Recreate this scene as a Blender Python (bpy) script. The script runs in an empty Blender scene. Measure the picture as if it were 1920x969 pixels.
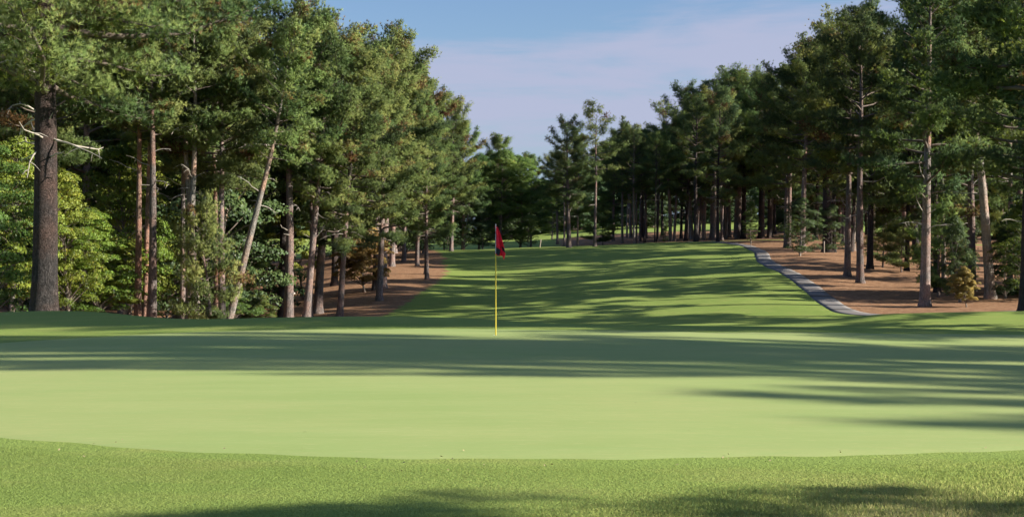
import bpy, math, random
import numpy as np

F = 2300.0          # focal length in reference pixels (1920 wide)
HY = 472.0          # eye level row
EYE = 1.6
C = bpy.context.scene.collection
R = math.radians
SUN_EL, SUN_S = 25.0, -0.20      # elevation, forward component of the direction to the sun

# ------------------------------------------------------------------ helpers
def prop(o, label=None, cat=None, group=None, kind=None):
    if label: o['label'] = label
    if cat: o['category'] = cat
    if group: o['group'] = group
    if kind: o['kind'] = kind
    return o

def mesh_np(name, verts, faces, mats=(), midx=None, smooth=False, attrs=None, vattr=None):
    """verts (n,3); faces = list of (m,k) int arrays"""
    me = bpy.data.meshes.new(name)
    verts = np.asarray(verts, dtype=np.float32)
    me.vertices.add(len(verts)); me.vertices.foreach_set('co', verts.ravel())
    loops = np.concatenate([f.ravel() for f in faces]).astype(np.int32)
    tot = np.concatenate([np.full(len(f), f.shape[1], dtype=np.int32) for f in faces])
    start = np.concatenate([[0], np.cumsum(tot)[:-1]]).astype(np.int32)
    me.loops.add(len(loops)); me.loops.foreach_set('vertex_index', loops)
    me.polygons.add(len(tot)); me.polygons.foreach_set('loop_start', start)
    me.polygons.foreach_set('loop_total', tot)
    if midx is not None: me.polygons.foreach_set('material_index', np.asarray(midx, dtype=np.int32))
    for m in mats: me.materials.append(m)
    if smooth: me.polygons.foreach_set('use_smooth', np.ones(len(tot), dtype=bool))
    if attrs:
        for k, v in attrs.items():
            a = me.attributes.new(k, 'FLOAT', 'POINT'); a.data.foreach_set('value', np.asarray(v, dtype=np.float32))
    if vattr is not None:
        a = me.attributes.new('puff', 'FLOAT_VECTOR', 'POINT'); a.data.foreach_set('vector', np.asarray(vattr, dtype=np.float32).ravel())
    me.update(calc_edges=True)
    return me

def link(name, me, parent=None):
    o = bpy.data.objects.new(name, me); C.objects.link(o)
    if parent: o.parent = parent
    return o

def smooth01(a, b, v):
    t = np.clip((v - a) / (b - a), 0, 1); return t * t * (3 - 2 * t)

def unit(v):
    v = np.asarray(v, float); return v / (np.linalg.norm(v, axis=-1, keepdims=True) + 1e-9)

# ------------------------------------------------------------------ materials
def new_mat(name):
    m = bpy.data.materials.new(name); m.use_nodes = True
    nt = m.node_tree; nt.nodes.clear()
    return m, nt
def N(nt, t, **kw):
    n = nt.nodes.new(t)
    for k, v in kw.items():
        if k.startswith('i_'): n.inputs[k[2:].replace('_', ' ')].default_value = v
        else: setattr(n, k, v)
    return n
def noise(nt, vec, scale, detail=4, rough=.55, dist=0.0):
    n = N(nt, 'ShaderNodeTexNoise'); n.inputs['Scale'].default_value = scale
    n.inputs['Detail'].default_value = detail; n.inputs['Roughness'].default_value = rough
    n.inputs['Distortion'].default_value = dist
    if vec: nt.links.new(vec, n.inputs['Vector'])
    return n.outputs['Fac']
def mapping(nt, vec, scale=(1, 1, 1), rot=(0, 0, 0)):
    n = N(nt, 'ShaderNodeMapping'); n.inputs['Scale'].default_value = scale; n.inputs['Rotation'].default_value = rot
    nt.links.new(vec, n.inputs['Vector']); return n.outputs['Vector']
def mix(nt, fac, a, b, blend='MIX'):
    n = N(nt, 'ShaderNodeMix', data_type='RGBA', blend_type=blend)
    for s, v in ((n.inputs[0], fac), (n.inputs[6], a), (n.inputs[7], b)):
        if hasattr(v, 'is_output'): nt.links.new(v, s)
        elif isinstance(v, (int, float)): s.default_value = v
        else: s.default_value = (*v, 1)
    return n.outputs[2]
def rng(nt, v, a, b, c=0.0, d=1.0, smooth=False):
    n = N(nt, 'ShaderNodeMapRange'); nt.links.new(v, n.inputs[0])
    n.inputs[1].default_value = a; n.inputs[2].default_value = b; n.inputs[3].default_value = c; n.inputs[4].default_value = d
    if smooth: n.interpolation_type = 'SMOOTHSTEP'
    return n.outputs[0]
def math_n(nt, op, a, b=None):
    n = N(nt, 'ShaderNodeMath', operation=op)
    for i, v in enumerate((a, b)):
        if v is None: continue
        if hasattr(v, 'is_output'): nt.links.new(v, n.inputs[i])
        else: n.inputs[i].default_value = v
    return n.outputs[0]
def finish(nt, col, rough=.8, bump=None, bstr=.3, bdist=.05, spec=.2):
    p = N(nt, 'ShaderNodeBsdfPrincipled')
    p.inputs['Roughness'].default_value = rough
    p.inputs['Specular IOR Level'].default_value = spec
    if hasattr(col, 'is_output'): nt.links.new(col, p.inputs['Base Color'])
    else: p.inputs['Base Color'].default_value = (*col, 1)
    if bump is not None:
        b = N(nt, 'ShaderNodeBump'); b.inputs['Strength'].default_value = bstr; b.inputs['Distance'].default_value = bdist
        nt.links.new(bump, b.inputs['Height']); nt.links.new(b.outputs[0], p.inputs['Normal'])
    o = N(nt, 'ShaderNodeOutputMaterial'); nt.links.new(p.outputs[0], o.inputs[0])
    return p
def gcoord(nt):
    return N(nt, 'ShaderNodeNewGeometry').outputs['Position']
def attr(nt, name):
    return N(nt, 'ShaderNodeAttribute', attribute_name=name).outputs['Fac']

def leaf_mat(name, cols, trans=.35, dead=(.16, .09, .03), hue=.25):
    """cols: dark, mid, light; 'tint' attribute 0..1 selects; >0.93 = dead"""
    m, nt = new_mat(name)
    t = attr(nt, 'tint')
    rnd = N(nt, 'ShaderNodeObjectInfo').outputs['Random']
    ramp = N(nt, 'ShaderNodeValToRGB'); e = ramp.color_ramp.elements
    e[0].position = 0; e[0].color = (*cols[0], 1); e[1].position = .93; e[1].color = (*cols[2], 1)
    x = e.new(.5); x.color = (*cols[1], 1); y = e.new(.96); y.color = (*dead, 1)
    nt.links.new(t, ramp.inputs[0])
    hs = N(nt, 'ShaderNodeHueSaturation')
    nt.links.new(rng(nt, rnd, 0, 1, .5 - .03 * hue / .25, .5 + .018 * hue / .25), hs.inputs['Hue'])
    nt.links.new(rng(nt, math_n(nt, 'FRACT', math_n(nt, 'MULTIPLY', rnd, 7.3)), 0, 1, .78, 1.2), hs.inputs['Value'])
    nt.links.new(ramp.outputs[0], hs.inputs['Color'])
    d = N(nt, 'ShaderNodeBsdfDiffuse'); tr = N(nt, 'ShaderNodeBsdfTranslucent'); g = N(nt, 'ShaderNodeBsdfGlossy')
    g.inputs['Roughness'].default_value = .5; g.inputs['Color'].default_value = (.9, .95, 1, 1)
    nt.links.new(hs.outputs[0], d.inputs[0])
    tc = mix(nt, 1.0, hs.outputs[0], (1.25, 1.2, .55), 'MULTIPLY'); nt.links.new(tc, tr.inputs[0])
    mx = N(nt, 'ShaderNodeMixShader'); mx.inputs[0].default_value = trans
    pa = N(nt, 'ShaderNodeAttribute', attribute_name='puff'); vt = N(nt, 'ShaderNodeVectorTransform', vector_type='NORMAL', convert_from='OBJECT', convert_to='WORLD')
    nt.links.new(pa.outputs['Vector'], vt.inputs[0]); vn = N(nt, 'ShaderNodeVectorMath', operation='NORMALIZE'); nt.links.new(vt.outputs[0], vn.inputs[0])
    nt.links.new(vn.outputs[0], d.inputs['Normal']); nt.links.new(vn.outputs[0], tr.inputs['Normal'])
    nt.links.new(d.outputs[0], mx.inputs[1]); nt.links.new(tr.outputs[0], mx.inputs[2])
    m2 = N(nt, 'ShaderNodeMixShader'); m2.inputs[0].default_value = .02
    nt.links.new(mx.outputs[0], m2.inputs[1]); nt.links.new(g.outputs[0], m2.inputs[2])
    o = N(nt, 'ShaderNodeOutputMaterial'); nt.links.new(m2.outputs[0], o.inputs[0])
    return m

def bark_mat(name, dark, light, sc=1.0):
    m, nt = new_mat(name)
    tc = N(nt, 'ShaderNodeTexCoord').outputs['Object']
    v = mapping(nt, tc, (6 * sc, 6 * sc, 1.3 * sc))
    a = noise(nt, v, 1.6, 6, .65, .6)
    b = noise(nt, tc, .7, 3)
    vo = N(nt, 'ShaderNodeTexVoronoi', feature='DISTANCE_TO_EDGE'); vo.inputs['Scale'].default_value = 1.5
    wv = N(nt, 'ShaderNodeTexNoise'); wv.inputs['Scale'].default_value = 3.5; wv.inputs['Detail'].default_value = 4; nt.links.new(tc, wv.inputs['Vector'])
    va = N(nt, 'ShaderNodeVectorMath', operation='MULTIPLY_ADD'); nt.links.new(wv.outputs['Color'], va.inputs[0]); va.inputs[1].default_value = (.45, .45, .9)
    nt.links.new(tc, va.inputs[2])
    nt.links.new(mapping(nt, va.outputs[0], (9 * sc, 9 * sc, 1.9 * sc)), vo.inputs['Vector'])
    crack = rng(nt, vo.outputs['Distance'], 0, .16)
    rnd = N(nt, 'ShaderNodeObjectInfo').outputs['Random']
    c = mix(nt, rng(nt, a, .35, .68), dark, light)
    c = mix(nt, rng(nt, b, .42, .7), c, tuple(x * y for x, y in zip(light, (1.25, .85, .7))))
    c = mix(nt, rng(nt, crack, 0, 1, .55, 0), c, tuple(x * .35 for x in dark))
    hs = N(nt, 'ShaderNodeHueSaturation'); nt.links.new(c, hs.inputs['Color'])
    nt.links.new(rng(nt, rnd, 0, 1, .75, 1.25), hs.inputs['Value'])
    finish(nt, hs.outputs[0], .9, math_n(nt, 'ADD', crack, math_n(nt, 'MULTIPLY', a, .7)), .8, .05)
    return m

M = {}
M['bark'] = bark_mat('pine_bark', (.115, .098, .092), (.33, .285, .27))
M['bark_dark_shaded'] = bark_mat('dark_shaded_bark', (.028, .026, .027), (.085, .075, .073), 1.3)  # dark bark, tone lowered further to hold the shade on the near trunk
M['bark_red'] = bark_mat('red_bark', (.17, .105, .08), (.38, .26, .21))
M['bark_grey'] = bark_mat('grey_bark', (.15, .14, .125), (.40, .37, .33))
m, nt = new_mat('dead_limb'); finish(nt, mix(nt, noise(nt, N(nt, 'ShaderNodeTexCoord').outputs['Object'], 5), (.22, .19, .16), (.5, .46, .41)), .85); M['dead'] = m
m, nt = new_mat('limb_bark'); finish(nt, mix(nt, noise(nt, N(nt, 'ShaderNodeTexCoord').outputs['Object'], 3), (.06, .045, .038), (.2, .165, .14)), .9); M['limb'] = m
M['needle'] = leaf_mat('pine_needles', ((.075, .135, .05), (.19, .285, .09), (.38, .45, .145)), .42, (.20, .12, .045))
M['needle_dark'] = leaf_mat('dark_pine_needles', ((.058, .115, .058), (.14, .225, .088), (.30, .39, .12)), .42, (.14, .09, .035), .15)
M['leaf_bright'] = leaf_mat('bright_leaves', ((.10, .17, .025), (.22, .31, .045), (.37, .42, .07)), .45, (.32, .26, .04))
M['leaf_green'] = leaf_mat('green_leaves', ((.055, .105, .025), (.115, .19, .04), (.20, .28, .06)), .42, (.24, .2, .05))
M['leaf_rust'] = leaf_mat('rusty_leaves', ((.17, .14, .04), (.31, .22, .07), (.44, .32, .10)), .4, (.3, .15, .05))
M['leaf_dark'] = leaf_mat('dark_leaves', ((.035, .07, .028), (.065, .115, .04), (.11, .17, .05)), .38, (.11, .1, .03), .2)

# ground: grass / pine straw
def grass_nodes(nt, base, lite, dry, scale=1.0):
    p = gcoord(nt)
    big = noise(nt, p, .12 * scale, 4, .6)
    mid = noise(nt, mapping(nt, p, (.5, 1.2, 1)), 1.1 * scale, 5, .65)
    fine = noise(nt, p, 38 * scale, 3, .7)
    c = mix(nt, rng(nt, big, .35, .65), base, lite)
    c = mix(nt, rng(nt, mid, .48, .72, 0, .55), c, dry)
    c = mix(nt, rng(nt, fine, .3, .7, .0, .5), c, tuple(x * .55 for x in base))
    return c, fine, mid
m, nt = new_mat('ground_cover')
gc, fine, mid = grass_nodes(nt, (.19, .27, .06), (.25, .33, .08), (.35, .34, .11))
p = gcoord(nt)
s1 = noise(nt, p, .9, 6, .7); s2 = noise(nt, p, 14, 5, .75)
s3 = noise(nt, p, 3.2, 6, .7, .5)
sc_ = mix(nt, rng(nt, s1, .35, .65), (.23, .12, .06), (.37, .205, .11))
sc_ = mix(nt, rng(nt, s2, .35, .7, 0, .8), sc_, (.15, .085, .055))
sc_ = mix(nt, rng(nt, s3, .5, .68, 0, .6), sc_, (.44, .30, .19))
sc_ = mix(nt, rng(nt, s3, .46, .34, 0, .7), sc_, (.10, .07, .045))
edge = math_n(nt, 'ADD', attr(nt, 'straw'), rng(nt, noise(nt, p, .55, 6, .7), .2, .8, -.42, .42))
c = mix(nt, rng(nt, edge, .42, .58), gc, sc_)
finish(nt, c, .95, math_n(nt, 'ADD', fine, math_n(nt, 'ADD', s2, s3)), .4, .06, .1); M['ground'] = m

m, nt = new_mat('putting_green_turf')
p = gcoord(nt)
a = noise(nt, mapping(nt, p, (.35, 1.6, 1)), .9, 6, .68)
b = noise(nt, p, .22, 3)
f = noise(nt, mapping(nt, p, (1, 2.2, 1)), 22, 6, .8)
st = noise(nt, mapping(nt, p, (.5, 6, 1), (0, 0, .03)), 1.6, 5, .7)
c = mix(nt, rng(nt, a, .35, .68), (.24, .315, .10), (.305, .355, .13))
c = mix(nt, rng(nt, b, .4, .62, 0, .5), c, (.34, .35, .14))
c = mix(nt, rng(nt, st, .45, .72, 0, .42), c, (.24, .34, .12))
c = mix(nt, rng(nt, f, .3, .75, 0, .3), c, (.20, .27, .09))
g2 = noise(nt, mapping(nt, p, (.8, 3.2, 1), (0, 0, -.05)), 5.5, 5, .75)
c = mix(nt, rng(nt, g2, .48, .66, 0, .65), c, (.25, .33, .11))
c = mix(nt, rng(nt, g2, .44, .3, 0, .4), c, (.39, .40, .18))
vo = N(nt, 'ShaderNodeTexVoronoi'); vo.inputs['Scale'].default_value = .85; nt.links.new(p, vo.inputs['Vector'])
c = mix(nt, rng(nt, vo.outputs['Distance'], .022, .012, 0, .6), c, (.16, .20, .07))
finish(nt, c, .9, f, .15, .01, .15); M['green'] = m

m, nt = new_mat('path_concrete')
p = gcoord(nt)
jn = attr(nt, 'joint')
c = mix(nt, noise(nt, p, 1.2, 6, .7), (.135, .135, .14), (.215, .205, .20))
c = mix(nt, rng(nt, noise(nt, p, .45, 5, .7), .5, .7, 0, .5), c, (.27, .21, .17))
c = mix(nt, rng(nt, noise(nt, p, 7, 5, .8), .56, .72, 0, .6), c, (.17, .11, .07))
c = mix(nt, math_n(nt, 'GREATER_THAN', jn, .5), c, (.07, .065, .06))
finish(nt, c, .9, noise(nt, p, 30, 3), .15, .01); M['path'] = m

m, nt = new_mat('lawn_blades')
t = attr(nt, 'tint')
ramp = N(nt, 'ShaderNodeValToRGB'); e = ramp.color_ramp.elements
e[0].color = (.22, .34, .075, 1); e[1].color = (.70, .62, .33, 1); x = e.new(.5); x.color = (.38, .47, .125, 1); x = e.new(.8); x.color = (.52, .52, .20, 1)
nt.links.new(t, ramp.inputs[0])
d = N(nt, 'ShaderNodeBsdfDiffuse'); tr = N(nt, 'ShaderNodeBsdfTranslucent'); mx = N(nt, 'ShaderNodeMixShader'); mx.inputs[0].default_value = .35
nt.links.new(ramp.outputs[0], d.inputs[0]); nt.links.new(ramp.outputs[0], tr.inputs[0])
pa = N(nt, 'ShaderNodeAttribute', attribute_name='puff'); nt.links.new(pa.outputs['Vector'], d.inputs['Normal'])
nt.links.new(d.outputs[0], mx.inputs[1]); nt.links.new(tr.outputs[0], mx.inputs[2])
o = N(nt, 'ShaderNodeOutputMaterial'); nt.links.new(mx.outputs[0], o.inputs[0]); M['blades'] = m

def plain(name, col, rough=.6, spec=.3, nz=None):
    m, nt = new_mat(name)
    c = col
    if nz: c = mix(nt, noise(nt, N(nt, 'ShaderNodeTexCoord').outputs['Object'], nz, 5, .65), tuple(x * .72 for x in col), tuple(min(1, x * 1.18) for x in col))
    finish(nt, c, rough, None, spec=spec); return m
M['yellow'] = plain('yellow_pole_paint', (.62, .50, .05), .45, .4)
M['red'] = plain('red_flag_cloth', (.80, .02, .05), .75, .2, 9)
M['black'] = plain('black_flag_patch', (.012, .012, .014), .7)
M['metal'] = plain('steel', (.55, .55, .56), .35, .6)
M['cup'] = plain('white_cup', (.7, .7, .68), .5)
M['wood'] = plain('weathered_post', (.27, .23, .19), .85, .1, 12)
M['rock'] = plain('pale_rock', (.50, .47, .43), .9, .1, 3)
M['wall'] = plain('house_wall', (.34, .33, .32), .9, .1, 1)
M['roof'] = plain('shingle_roof', (.10, .095, .095), .9, .1, 2)
M['glass'] = plain('dark_glass', (.03, .035, .04), .15, .5)

# ------------------------------------------------------------------ terrain
PXC = np.array([-300, 0, 250, 500, 700, 930, 1200, 1500, 1700, 1920, 2300.])
DR = np.array([50, 60, 75, 90, 110, 135, 165, 185, 210, 250, 320, 450.])
PT = np.array([
 [628, 628, 642, 656, 652, 652, 645, 636, 628, 622, 622],
 [612, 612, 626, 640, 636, 636, 628, 618, 612, 608, 606],
 [600, 602, 614, 622, 612, 610, 600, 592, 590, 586, 584],
 [590, 594, 604, 602, 590, 586, 568, 548, 552, 545, 548],
 [580, 582, 588, 576, 545, 549, 528, 507, 514, 520, 525],
 [562, 565, 568, 545, 505, 510, 492, 476, 484, 495, 500],
 [543, 545, 543, 513, 477, 475, 464, 456, 462, 472, 480],
 [530, 530, 528, 499, 470, 466, 456, 448, 455, 462, 470],
 [515, 515, 512, 484, 471, 470, 457, 445, 450, 455, 462],
 [500, 492, 488, 463, 462, 460, 440, 433, 441, 446, 452],
 [470, 460, 450, 442, 448, 440, 416, 414, 426, 432, 440],
 [445, 440, 432, 430, 435, 428, 408, 406, 416, 420, 430.]])
GX = np.arange(-330, 331, 1.5); GY = np.arange(44, 470, 1.5)
def far_raw(x, y):
    px = np.clip(960 + F * x / np.maximum(y, 1), PXC[0], PXC[-1]); yy = np.clip(y, DR[0], DR[-1])
    i = np.clip(np.searchsorted(DR, yy) - 1, 0, len(DR) - 2); j = np.clip(np.searchsorted(PXC, px) - 1, 0, len(PXC) - 2)
    u = (np.log(yy) - np.log(DR[i])) / (np.log(DR[i + 1]) - np.log(DR[i])); v = (px - PXC[j]) / (PXC[j + 1] - PXC[j])
    P = PT[i, j] * (1 - u) * (1 - v) + PT[i + 1, j] * u * (1 - v) + PT[i, j + 1] * (1 - u) * v + PT[i + 1, j + 1] * u * v
    return EYE - (P - HY) * yy / F
XX, YY = np.meshgrid(GX, GY)
ZF = far_raw(XX, YY)
ker = np.exp(-.5 * (np.arange(-6, 7) / 2.2) ** 2); ker /= ker.sum()
for ax in (0, 1):
    pad = np.pad(ZF, [(6, 6) if a == ax else (0, 0) for a in (0, 1)], mode='edge')
    ZF = np.apply_along_axis(lambda r: np.convolve(r, ker, 'valid'), ax, pad)
def far_z(x, y):
    fx = np.clip((x - GX[0]) / 1.5, 0, len(GX) - 1.001); fy = np.clip((y - GY[0]) / 1.5, 0, len(GY) - 1.001)
    i = fx.astype(int); j = fy.astype(int); u = fx - i; v = fy - j
    return ZF[j, i] * (1 - u) * (1 - v) + ZF[j, i + 1] * u * (1 - v) + ZF[j + 1, i] * (1 - u) * v + ZF[j + 1, i + 1] * u * v
def ground_z(x, y):
    x = np.asarray(x, float); y = np.asarray(y, float)
    left = smooth01(-7, -15, x)
    z = -.0011 * np.minimum(x * x, 900)
    z = z + .10 * np.exp(-((x + 4.3) / 3.2) ** 2 - ((y - 28.3) / 1.8) ** 2)
    z = z + left * .07 * np.exp(-((y - 34) / 5.0) ** 2) * smooth01(24, 30, y)
    d0 = 26.5 + 3.2 * smooth01(2, -3, x) + left * 6.5
    z = z - (2.7 - 1.9 * left) * smooth01(d0, d0 + 15, y)
    w = smooth01(42, 58, y)
    out = z * (1 - w) + far_z(x, y) * w
    und = .12 * np.sin(x * .11 + 1.3) * np.sin(y * .083 + .4) + .06 * np.sin(x * .31 + y * .07) * np.sin(y * .21 - x * .05)
    out = out + und * smooth01(50, 80, y)
    return out + .42 * np.exp(-((y - 66.5) / 3.2) ** 2) * smooth01(15, 21, x)
def gz(x, y): return float(ground_z(x, y))
def solve(px, py, d0=48., d1=400.):
    """distance at which the sight line through (px,py) meets the ground"""
    prev = None
    for d in np.arange(d0, d1, .5):
        x = (px - 960) / F * d; zl = EYE - (py - HY) / F * d
        if gz(x, d) >= zl: return d
    return d1
def at(px, d):
    x = (px - 960) / F * d; return x, d, gz(x, d)

# straw mask in world coordinates
pp = [(1290, 453.2), (1320, 453), (1350, 453.5), (1392, 459), (1424, 470), (1430, 481), (1433, 490), (1449, 499), (1478, 510), (1507, 530), (1531, 548), (1562, 574), (1600, 590)]
pts = []
for a, b in pp:
    d = solve(a, b); pts.append(((a - 960) / F * d, d))
LB_D = [60, 78, 86, 102, 118, 133, 165, 190]; LB_P = [600, 655, 700, 762, 805, 828, 818, 800]
_pr = sorted([(d, 960 + F * (x + .3) / d) for x, d in pts if 960 + F * x / d > 1340])
RB_D = [60, _pr[0][0] - 3.0] + [a for a, _ in _pr] + [_pr[-1][0] + 4, _pr[-1][0] + 12]; RB_P = [3200, 2600] + [b for _, b in _pr] + [1300, 1180]
print('path', _pr[0], _pr[-1])
def straw(x, y):
    px = 960 + F * x / np.maximum(y, 1)
    lb = np.interp(y, LB_D, LB_P) + 10; rb = np.interp(y, RB_D, RB_P)
    m = smooth01(34, -34, px - lb) * smooth01(42, 60, y)
    m = m * (1 - smooth01(190, 205, y) * smooth01(460, 540, px))
    m = np.maximum(m, smooth01(-10, 10, px - rb) * (y > 60))
    far = smooth01(1000, 1090, px) * smooth01(205 , 216, y) * (1 - smooth01(258, 266, y))
    far = np.maximum(far, smooth01(1130, 1180, px) * smooth01(184, 192, y) * (1 - smooth01(238, 246, y)))
    m = np.where(y > 184, np.maximum(np.where(px < 1000, m, 0), far), m)
    return m
def steps(a, b, s): return list(np.arange(a, b, s))
ys = steps(-90, 0, 6) + steps(0, 24, .6) + steps(24, 45, .5) + steps(45, 190, .6) + steps(190, 300, 1.6)
v = 300.
while v < 1800: ys.append(v); v *= 1.05
xs = steps(0, 50, .6) + steps(50, 100, 1.6)
v = 100.
while v < 1500: xs.append(v); v *= 1.09
xs = [-a for a in xs[:0:-1]] + xs
X, Y = np.meshgrid(np.array(xs), np.array(ys)); Z = ground_z(X, Y)
nx, ny = len(xs), len(ys)
idx = np.arange(nx * ny).reshape(ny, nx)
q = np.stack([idx[:-1, :-1].ravel(), idx[:-1, 1:].ravel(), idx[1:, 1:].ravel(), idx[1:, :-1].ravel()], 1)
me = mesh_np('ground', np.stack([X.ravel(), Y.ravel(), Z.ravel()], 1), [q], [M['ground']], smooth=True, attrs={'straw': straw(X, Y).ravel()})
prop(link('ground', me), kind='structure')

# putting green sheet
GC = np.array([2.5, 17.5])
GE = np.array([(.3, 9.4), (-2, 9.62), (-4.4, 10.6), (-7.6, 13), (-10.4, 16.6), (-11.2, 20.2), (-9.6, 23), (-6.7, 25.2), (-3, 25.5), (.5, 25.2), (4, 24.6), (8, 24.9), (12, 25.6), (18, 25),
               (22, 21), (20, 15), (13.5, 11.6), (8, 10.5), (4.3, 10.02), (2, 9.55)]) - GC
gth = np.arctan2(GE[:, 1], GE[:, 0]); gr = np.hypot(GE[:, 0], GE[:, 1]); o_ = np.argsort(gth); gth = gth[o_]; gr = gr[o_]
gt_ = np.linspace(-math.pi, math.pi, 721); g_ = np.interp(gt_, gth, gr, period=2 * math.pi)
for _ in range(3): g_ = np.convolve(np.r_[g_[-8:-1], g_, g_[1:8]], np.ones(7) / 7, 'same')[7:-7]
g_ = g_ * (1 + .003 * np.sin(gt_ * 31) + .002 * np.sin(gt_ * 67 + 1))
def green_edge(a):
    r = float(np.interp(a, gt_, g_, period=2 * math.pi)); return GC[0] + r * math.cos(a), GC[1] + r * math.sin(a)
def green_inside(x, y):
    a = np.arctan2(y - GC[1], x - GC[0]); return np.hypot(x - GC[0], y - GC[1]) < np.interp(a, gt_, g_) - .02
vs, fs = [], []
NA, NR = 512, 40
for k in range(NR + 1):
    t = k / NR
    for a in range(NA):
        ex, ey = green_edge(2 * math.pi * a / NA)
        x = GC[0] + (ex - GC[0]) * t; y = GC[1] + (ey - GC[1]) * t
        vs.append((x, y, 0))
vs = np.array(vs); vs[:, 2] = ground_z(vs[:, 0], vs[:, 1]) + .010
vs[-NA:, 2] -= .018
for k in range(NR):
    for a in range(NA):
        b = (a + 1) % NA; fs.append((k * NA + a, (k + 1) * NA + a, (k + 1) * NA + b, k * NA + b))
prop(link('putting_green', mesh_np('putting_green', vs, [np.array(fs)], [M['green']], smooth=True)), kind='structure')

# cart path
pts = sorted(pts, key=lambda p: -p[1])
lx, ly = pts[-1]
pts += [(lx + 2.2, ly - 2.2), (lx + 5, ly - 2.6), (lx + 8.5, ly - 1.2), (lx + 12, ly + .5), (lx + 20, ly + 1.5), (lx + 40, ly + 1)]
P_ = np.array(pts)
for _ in range(3):      # corner-cut smoothing
    a, b = P_[:-1], P_[1:]
    P_ = np.concatenate([P_[:1], np.stack([.75 * a + .25 * b, .25 * a + .75 * b], 1).reshape(-1, 2), P_[-1:]])
seg = [P_[0]]
for p in P_[1:]:
    if np.linalg.norm(p - seg[-1]) > .35: seg.append(p)
P_ = np.array(seg); T_ = unit(np.gradient(P_, axis=0)); Nn = np.stack([-T_[:, 1], T_[:, 0]], 1)
vs = []
offs = [(-.80, -.1), (-.78, .018), (-.4, .032), (0, .035), (.4, .032), (.78, .018), (.80, -.1)]
for k in range(len(P_)):
    for w, h in offs:
        x, y = P_[k] + Nn[k] * w * (1 + .04 * math.sin(k * .7)); vs.append((x, y, gz(x, y) + h))
jj = np.repeat([1.0 if k % 9 == 0 else 0.0 for k in range(len(P_))], 7)
fs = [(k * 7 + j, k * 7 + j + 1, (k + 1) * 7 + j + 1, (k + 1) * 7 + j) for k in range(len(P_) - 1) for j in range(6)]
prop(link('cart_path', mesh_np('cart_path', vs, [np.array(fs)], [M['path']], smooth=False, attrs={'joint': jj})), kind='structure')

# ------------------------------------------------------------------ tube batching
class Tubes:
    def __init__(s): s.v = []; s.f = []; s.m = []; s.n = 0
    def add(s, pts, rad, sides=5, mat=0):
        pts = np.asarray(pts, float); rad = np.asarray(rad, float)
        t = unit(np.gradient(pts, axis=0))
        ref = np.array([0, 0, 1.]) if abs(t[0][2]) < .9 else np.array([1., 0, 0])
        u = unit(np.cross(t, ref)); w = np.cross(t, u)
        a = np.arange(sides) * 2 * np.pi / sides
        ring = pts[:, None] + rad[:, None, None] * (np.cos(a)[None, :, None] * u[:, None] + np.sin(a)[None, :, None] * w[:, None])
        s.v.append(ring.reshape(-1, 3)); n = len(pts)
        i = np.arange(n - 1)[:, None] * sides; j = np.arange(sides)[None]; j2 = (j + 1) % sides
        q = np.stack([i + j, i + j2, i + sides + j2, i + sides + j], -1).reshape(-1, 4) + s.n
        s.f.append(q); s.m.append(np.full(len(q), mat)); s.n += n * sides
    def mesh(s, name, mats, smooth=True):
        return mesh_np(name, np.concatenate(s.v), [np.concatenate(s.f)], mats, np.concatenate(s.m), smooth)

def blades_mesh(name, cen, axis, tint, puff, per, length, width, mat, rs, spread=.9):
    """tufts of needle triangles"""
    n = len(cen)
    cen = np.repeat(cen, per, 0); ax = np.repeat(axis, per, 0); tint = np.repeat(tint, per)
    d = unit(ax + rs.normal(0, spread, (n * per, 3))); L = length * rs.uniform(.7, 1.2, (n * per, 1))
    side = unit(np.cross(d, rs.normal(0, 1, (n * per, 3)))) * width * .5
    b = cen - d * L * .1
    v = np.stack([b - side, b + side, cen + d * L], 1).reshape(-1, 3)
    f = np.arange(n * per * 3).reshape(-1, 3)
    tt = np.repeat(np.clip(tint + rs.normal(0, .05, n * per), 0, 1), 3)
    pn = unit(np.repeat(puff, per, 0) + d * .25 + rs.normal(0, .16, (n * per, 3)))
    return mesh_np(name, v, [f], [mat], attrs={'tint': tt}, vattr=np.repeat(pn, 3, 0))

def leaves_mesh(name, cen, nrm, tint, size, mat, rs):
    n = len(cen)
    nn = unit(nrm + rs.normal(0, .7, (n, 3)))
    u = unit(np.cross(nn, rs.normal(0, 1, (n, 3)))); w = np.cross(nn, u)
    s = size * rs.uniform(.6, 1.25, (n, 1))
    v = np.stack([cen - u * s, cen + w * s * .55 + nn * s * .15, cen + u * s, cen - w * s * .55 + nn * s * .15], 1).reshape(-1, 3)
    f = np.arange(n * 4).reshape(-1, 4)
    return mesh_np(name, v, [f], [mat], attrs={'tint': np.repeat(tint, 4)}, vattr=np.repeat(unit(nn * .6 + nrm), 4, 0))

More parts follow.
